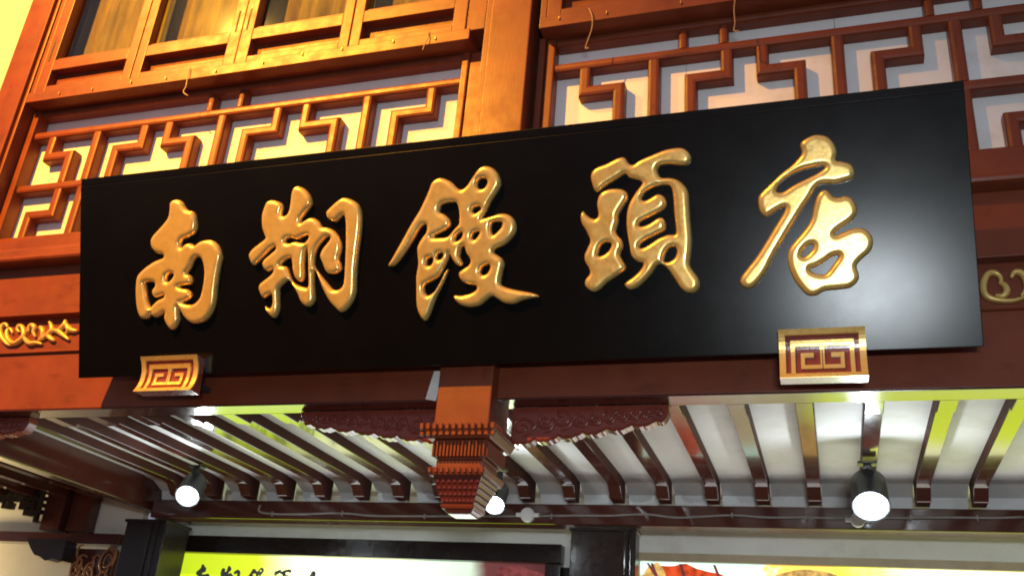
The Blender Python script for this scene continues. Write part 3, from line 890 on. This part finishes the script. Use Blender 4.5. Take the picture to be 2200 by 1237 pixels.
def grad_poster_right(nt, e):
    g = nt.nodes.new('ShaderNodeNewGeometry')
    sx = nt.nodes.new('ShaderNodeSeparateXYZ')
    nt.links.new(g.outputs['Position'], sx.inputs[0])
    nz = tex_noise(nt, 9, 5)
    ad = nt.nodes.new('ShaderNodeMath'); ad.operation = 'MULTIPLY_ADD'
    ad.inputs[1].default_value = 0.12; ad.inputs[2].default_value = -0.06
    nt.links.new(nz.outputs['Fac'], ad.inputs[0])
    mr = nt.nodes.new('ShaderNodeMapRange')
    mr.inputs['From Min'].default_value = -1.8
    mr.inputs['From Max'].default_value = 2.6
    nt.links.new(sx.outputs['X'], mr.inputs['Value'])
    a2 = nt.nodes.new('ShaderNodeMath'); a2.operation = 'ADD'
    nt.links.new(mr.outputs[0], a2.inputs[0]); nt.links.new(ad.outputs[0], a2.inputs[1])
    cr = ramp(nt, a2.outputs[0], [(0.0, (0.50, 0.75, 0.62)), (0.27, (0.50, 0.75, 0.62)), (0.29, (0.80, 0.50, 0.10)), (0.40, (0.85, 0.62, 0.10)), (0.42, (0.85, 0.95, 0.06)), (0.50, (1.1, 1.1, 0.25)), (0.62, (1.2, 1.2, 0.8)), (1.0, (1.1, 1.1, 0.3))])
    mz = nt.nodes.new('ShaderNodeMapRange')
    mz.inputs['From Min'].default_value = 2.98; mz.inputs['From Max'].default_value = 3.08
    nt.links.new(sx.outputs['Z'], mz.inputs['Value'])
    mx = nt.nodes.new('ShaderNodeMix'); mx.data_type = 'RGBA'
    nt.links.new(mz.outputs[0], mx.inputs['Factor'])
    c2_ = ramp(nt, mr.outputs[0], [(0.0, (0.35, 0.10, 0.06)), (0.25, (0.45, 0.38, 0.2)), (0.36, (0.45, 0.42, 0.1)), (0.42, (0.88, 1.08, 0.02))])
    lo = nt.nodes.new('ShaderNodeMapRange')
    lo.inputs['From Min'].default_value = 2.2; lo.inputs['From Max'].default_value = 2.35
    nt.links.new(sx.outputs['Z'], lo.inputs['Value'])
    m2 = nt.nodes.new('ShaderNodeMix'); m2.data_type = 'RGBA'
    m2.inputs['A'].default_value = (1.9, 1.9, 1.8, 1)  # unseen white foot of the box, added as light for the ceiling boards
    nt.links.new(lo.outputs[0], m2.inputs['Factor'])
    nt.links.new(c2_.outputs['Color'], m2.inputs['B'])
    nt.links.new(m2.outputs['Result'], mx.inputs['A'])
    nt.links.new(cr.outputs['Color'], mx.inputs['B'])
    nt.links.new(mx.outputs['Result'], e.inputs['Color'])
    e.inputs['Strength'].default_value = 1.8
PL = emit('lit_poster_left', grad_poster_left)
PR = emit('lit_poster_right', grad_poster_right)

def flatglyph(name, loops, cx, ztop, height, y, mat, parent):
    allp = np.concatenate(loops)
    mn, mxx = allp.min(0), allp.max(0)
    k = height/(mxx[1]-mn[1])
    bm = bmesh.new()
    L2 = []
    for L in loops:
        Q = [((p[0]-(mn[0]+mxx[0])/2)*k+cx, ztop+(p[1]-mxx[1])*k) for p in L[::2]]
        vs2 = [bm.verts.new((q[0], y, q[1])) for q in Q]
        L2.append(vs2)
    ed = []
    for vs2 in L2:
        for a, b in zip(vs2, vs2[1:]+vs2[:1]):
            ed.append(bm.edges.new((a, b)))
    bmesh.ops.triangle_fill(bm, edges=ed, use_beauty=True, use_dissolve=False)
    me = bpy.data.meshes.new(name)
    bm.to_mesh(me); bm.free()
    me.materials.append(mat)
    o = bpy.data.objects.new(name, me)
    COL.objects.link(o)
    o.parent = parent
    o.matrix_parent_inverse = inv_world(parent)
    return o

INK = surface('printed_grey_ink', (0.10, 0.12, 0.12), (0.2, 0.22, 0.22), rough=(0.5, 0.6), scale=20, bump=0)
pb = empty('lightbox_poster', (-4.9, 9.55, 2.0), 'lit yellow-green poster box in a glossy black frame with small brush characters, lower left', 'lightbox', 'lit poster boxes on the back wall of the porch')
box('frame_top', -7.45, -2.58, 9.46, 9.598, 3.115, 3.302, BLACKW, pb, bevel=0.012, seg=3)
box('frame_side', -7.45, -7.065, 9.462, 9.598, 0.8, 3.112, BLACKW, pb, bevel=0.012, seg=3)
box('frame_side', -2.74, -2.58, 9.462, 9.598, 0.8, 3.112, BLACKW, pb, bevel=0.012, seg=3)
box('frame_bottom', -7.06, -2.75, 9.462, 9.598, 0.8, 0.95, BLACKW, pb, bevel=0.012, seg=3)
mesh('lit_face', [(-7.063, 9.56, 0.94), (-2.742, 9.56, 0.94), (-2.742, 9.56, 3.114), (-7.063, 9.56, 3.114)], [(0, 1, 2, 3)], PL, pb)
for L, px_ in zip(glyphs, (437, 495, 553, 607, 668)):
    p = onY(px_, 1211+(px_-437)*0.06, 9.55)
    flatglyph('printed_character', L, p[0], p[2], 0.30, 9.552, INK, pb)

pr = empty('lightbox_poster', (0.8, 9.55, 2.0), 'lit food poster box in a pale wooden frame at the lower right, yellow-white glare', 'lightbox', 'lit poster boxes on the back wall of the porch')
box('frame_top', -1.88, 3.6, 9.50, 9.598, 3.175, 3.253, PALEW, pr, bevel=0.008, seg=2)
box('frame_side', -1.88, -1.80, 9.502, 9.598, 0.8, 3.173, PALEW, pr, bevel=0.008, seg=2)
box('frame_side', 3.5, 3.6, 9.502, 9.598, 0.8, 3.173, PALEW, pr, bevel=0.008, seg=2)
mesh('lit_face', [(-1.8, 9.56, 0.9), (3.5, 9.56, 0.9), (3.5, 9.56, 3.176), (-1.8, 9.56, 3.176)], [(0, 1, 2, 3)], PR, pr)
# printed food on the right poster (flat print, lit from behind)
def solid_emit(c, s):
    def f(nt, e):
        nz = tex_noise(nt, 14, 5)
        cr = ramp(nt, nz.outputs['Fac'], [(0.35, [k*0.45 for k in c]), (0.6, c)])
        nt.links.new(cr.outputs['Color'], e.inputs['Color'])
        e.inputs['Strength'].default_value = s
    return f
FOODR = emit('printed_red_food', solid_emit((0.85, 0.10, 0.03), 1.0))
FOODO = emit('printed_orange_food', solid_emit((0.9, 0.55, 0.16), 1.0))
FOODD = emit('printed_dark_stalk', solid_emit((0.25, 0.06, 0.06), 1.0))
def blob(name, cx, cz, rx, rz, y, mat, parent, seed, n=40, jag=0.18):
    rn = random.Random(seed)
    ph = [rn.uniform(0, 6.28) for _ in range(5)]
    V = [(cx, y, cz)]
    for k in range(n):
        a = 2*math.pi*k/n
        r = 1+jag*(math.sin(3*a+ph[0])+0.6*math.sin(7*a+ph[1])+0.4*math.sin(11*a+ph[2]))*0.6
        V.append((cx+rx*r*math.cos(a), y, min(cz+rz*r*math.sin(a), 3.168)))
    return mesh(name, V, [(0, 1+k, 1+(k+1) % n) for k in range(n)], mat, parent)
blob('printed_food', -1.35, 2.98, 0.36, 0.17, 9.556, FOODR, pr, 3)
blob('printed_food', -1.66, 3.02, 0.12, 0.13, 9.555, FOODO, pr, 5)
for x0, x1 in ((-1.74, -1.60), (-1.70, -1.62), (-1.10, -1.02), (-1.42, -1.36)):
    V = [(x0, 9.554, 3.16), (x0+0.025, 9.554, 3.16), (x1+0.035, 9.554, 2.95), (x1, 9.554, 2.95)]
    mesh('printed_stalk', V, [(0, 1, 2, 3)], FOODD, pr)
blob('printed_bowl', -0.22, 2.97, 0.40, 0.17, 9.556, FOODO, pr, 9, jag=0.03)
blob('printed_food', -3.05, 2.98, 0.26, 0.11, 9.556, FOODD, pb, 13)

# ================================================================== SPOTLIGHTS
def led(nt, e):
    e.inputs['Color'].default_value = (0.90, 1.0, 1.0, 1)
    e.inputs['Strength'].default_value = 22.0
LED = emit('lit_lamp_face', led)
def ring(c, ax, r, n, off):
    a = ax.orthogonal().normalized(); b = ax.cross(a)
    return [tuple(c+ax*off+a*r*math.cos(2*math.pi*i/n)+b*r*math.sin(2*math.pi*i/n)) for i in range(n)]
def lathe(name, c, ax, prof, mat, parent, n=28):
    V, Fc = [], []
    for off, r in prof:
        V += ring(c, ax, r, n, off)
    for i in range(len(prof)-1):
        for j in range(n):
            Fc.append((i*n+j, i*n+(j+1) % n, (i+1)*n+(j+1) % n, (i+1)*n+j))
    Fc.append(tuple(range(n)))
    Fc.append(tuple(range((len(prof)-1)*n, len(prof)*n)))
    o = mesh(name, V, Fc, mat, parent, smooth=False)
    for p_ in o.data.polygons:
        p_.use_smooth = len(p_.vertices) == 4
    return o
def spotlight(px, py, Y, R, L, aim, mount_z, label, energy):
    c = Vector(onY(px, py, Y))
    ax = Vector(aim).normalized()
    t = empty('spotlight', tuple(c), label, 'spotlight', 'black spotlights hanging from the porch rafters')
    h = lathe('housing', c, ax, [(-L, R*0.35), (-L*0.99, R*0.86), (-L*0.9, R*0.97), (-L*0.5, R*1.0), (-0.01, R*1.02), (0.012, R*1.06), (0.012, R*0.93), (-0.03, R*0.9)], METAL, t)
    lathe('lamp_face', c, ax, [(-0.012, R*0.88), (-0.004, R*0.86), (0.002, R*0.70)], LED, t)
    b0 = c-ax*L*0.55
    top = Vector((b0.x, b0.y, mount_z))
    boxes('mounting_arm', [(b0.x-0.03, b0.x+0.03, b0.y-0.02, b0.y+0.02, b0.z, mount_z-0.022)], METAL, t, bevel=0.004)
    boxes('mounting_plate', [(b0.x-0.07, b0.x+0.07, b0.y-0.05, b0.y+0.05, mount_z-0.02, mount_z-0.002)], METAL, t, bevel=0.003)
    d = lamp('spotlight_glow', 'SPOT', tuple(c+ax*0.03), energy, (0.9, 1.0, 1.0), 0.06, tuple(c+ax), angle=rad(150), blend=0.6)
    g_ = lamp('porch_fill_light', 'POINT', tuple(c+ax*0.10), energy*0.42, (0.85, 0.95, 1.0), 0.05)  # added all-round fill for ceiling boards and wall band, not the disc's beam
    g_.parent = t
    g_.matrix_parent_inverse = inv_world(t)
    d.parent = t
    d.matrix_parent_inverse = inv_world(t)
    return t
spotlight(1871, 1085, 7.55, 0.132, 0.31, (0.0, -0.64, -0.77), 3.65, 'largest hanging spotlight, on the right, with bright white face', 60)
spotlight(1062, 1083, 7.75, 0.09, 0.26, (0.10, -0.70, -0.70), 3.65, 'small bright spotlight just right of the hanging post tip', 35)
spotlight(403, 1064, 7.65, 0.112, 0.26, (0.25, -0.66, -0.70), 3.65, 'bright spotlight at the left end of the porch ceiling', 45)

# ================================================================== CABLE, BOXES, PAPER, WIRES
cab = empty('electric_cable', tuple(onY(560, 1093, 8.73)), 'thin grey cable clipped in shallow waves along the red plate below the rafters', 'cable')
cp = [(560, 1084), (556, 1094), (566, 1101), (620, 1104), (735, 1102), (800, 1107), (912, 1108), (1010, 1108), (1120, 1108), (1230, 1107), (1310, 1107), (1387, 1104), (1450, 1111), (1510, 1109), (1573, 1106), (1650, 1111), (1732, 1111), (1800, 1113), (1870, 1112), (1957, 1112), (2050, 1111), (2130, 1112), (2200, 1110)]
P3 = catmull([tuple(onY(x, y, 8.735)) for x, y in cp], 4, closed=False)
tube('cable_run', [tuple(p) for p in P3], 0.010, CABLE, cab, n=7)
for x, y in [(585, 1103), (735, 1102), (912, 1108), (1185, 1108), (1387, 1104), (1573, 1106), (1732, 1111), (1957, 1112), (2100, 1112)]:
    p = onY(x, y, 8.735)
    boxes('cable_clip', [(p[0]-0.007, p[0]+0.007, 8.722, 8.748, p[2]-0.026, p[2]+0.026)], CABLE, cab, bevel=0.006)

def junction(px, py, r, label):
    c = Vector(onY(px, py, 8.71))
    t = empty('junction_box', tuple(c), label, 'junction box', 'round junction boxes on the rafter plate')
    lathe('lid', c, Vector((0, -1, 0)), [(-0.035, r), (0.008, r), (0.018, r*0.9)], PLASTIC, t, n=24)
    for s in (-1, 1):
        box('cable_ear', c.x+s*r*1.25-0.028, c.x+s*r*1.25+0.028, 8.70, 8.745, c.z-0.018, c.z+0.018, PLASTIC, t, bevel=0.008)
    return t
junction(1133, 1105, 0.068, 'round white junction box with two ears, between the hanging post and the dark column')
junction(1843, 1116, 0.060, 'round white junction box half hidden behind the largest spotlight')

V = []
for k, (x, y) in enumerate([(933, 797), (950, 797), (922, 830), (946, 822), (914, 857), (936, 861)]):
    q = onY(x, y, 5.975-0.008*(k//2 % 2))
    V.append(tuple(q))
pp = mesh('paper_strip', V+[(v[0], v[1]+0.003, v[2]) for v in V], [(0, 1, 3, 2), (2, 3, 5, 4), (6, 8, 9, 7), (8, 10, 11, 9), (0, 2, 8, 6), (2, 4, 10, 8), (1, 7, 9, 3), (3, 9, 11, 5), (0, 6, 7, 1), (4, 5, 11, 10)], PAPER)
tag(pp, 'torn white paper strip dangling beside the top of the hanging post', 'paper')

def wire(pts, Y, label):
    Q = catmull([tuple(onY(x, y, Y-0.01*i)) for i, (x, y) in enumerate(pts)], 4, closed=False)
    o = tube('hanging_wire', [tuple(q) for q in Q], 0.0055, WIRE, None, n=6)
    tag(o, label, 'wire', 'loose wires hanging in front of the upper storey')
    return o
wire([(1265, 18), (1272, 35), (1272, 60), (1262, 90), (1258, 104), (1265, 103)], 5.97, 'curled brown wire hanging at the left end of the right lattice screen')
wire([(1581, -10), (1577, 20), (1579, 50), (1577, 66), (1588, 67)], 5.97, 'straight brown wire hanging over the middle of the right lattice screen')
wire([(409, 145), (404, 160), (400, 185), (394, 198), (404, 206)], 5.97, 'short wire hook below the leftmost windows')
wire([(917, 62), (920, 78), (913, 95), (908, 108)], 5.97, 'short wire dangling from the sill close to the pillar')

# small hooks and nails along the sill (too small to pick apart)
rn = random.Random(4)
L = []
for x in [-7.0, -6.6, -6.15, -5.75, -5.2, -4.7, -4.3, -3.9, -3.4, -3.0, -1.9, -1.5, -0.9, -0.3, 0.3, 0.9]:
    z = 6.93+rn.uniform(-0.03, 0.03)
    L.append((x-0.003, x+0.003, 5.965, 5.982, z-0.014, z+0.014))
hk = boxes('sill_nails', L, GOLDD)
tag(hk, 'row of tiny metal nails along the window sill', 'nails', kind='stuff')
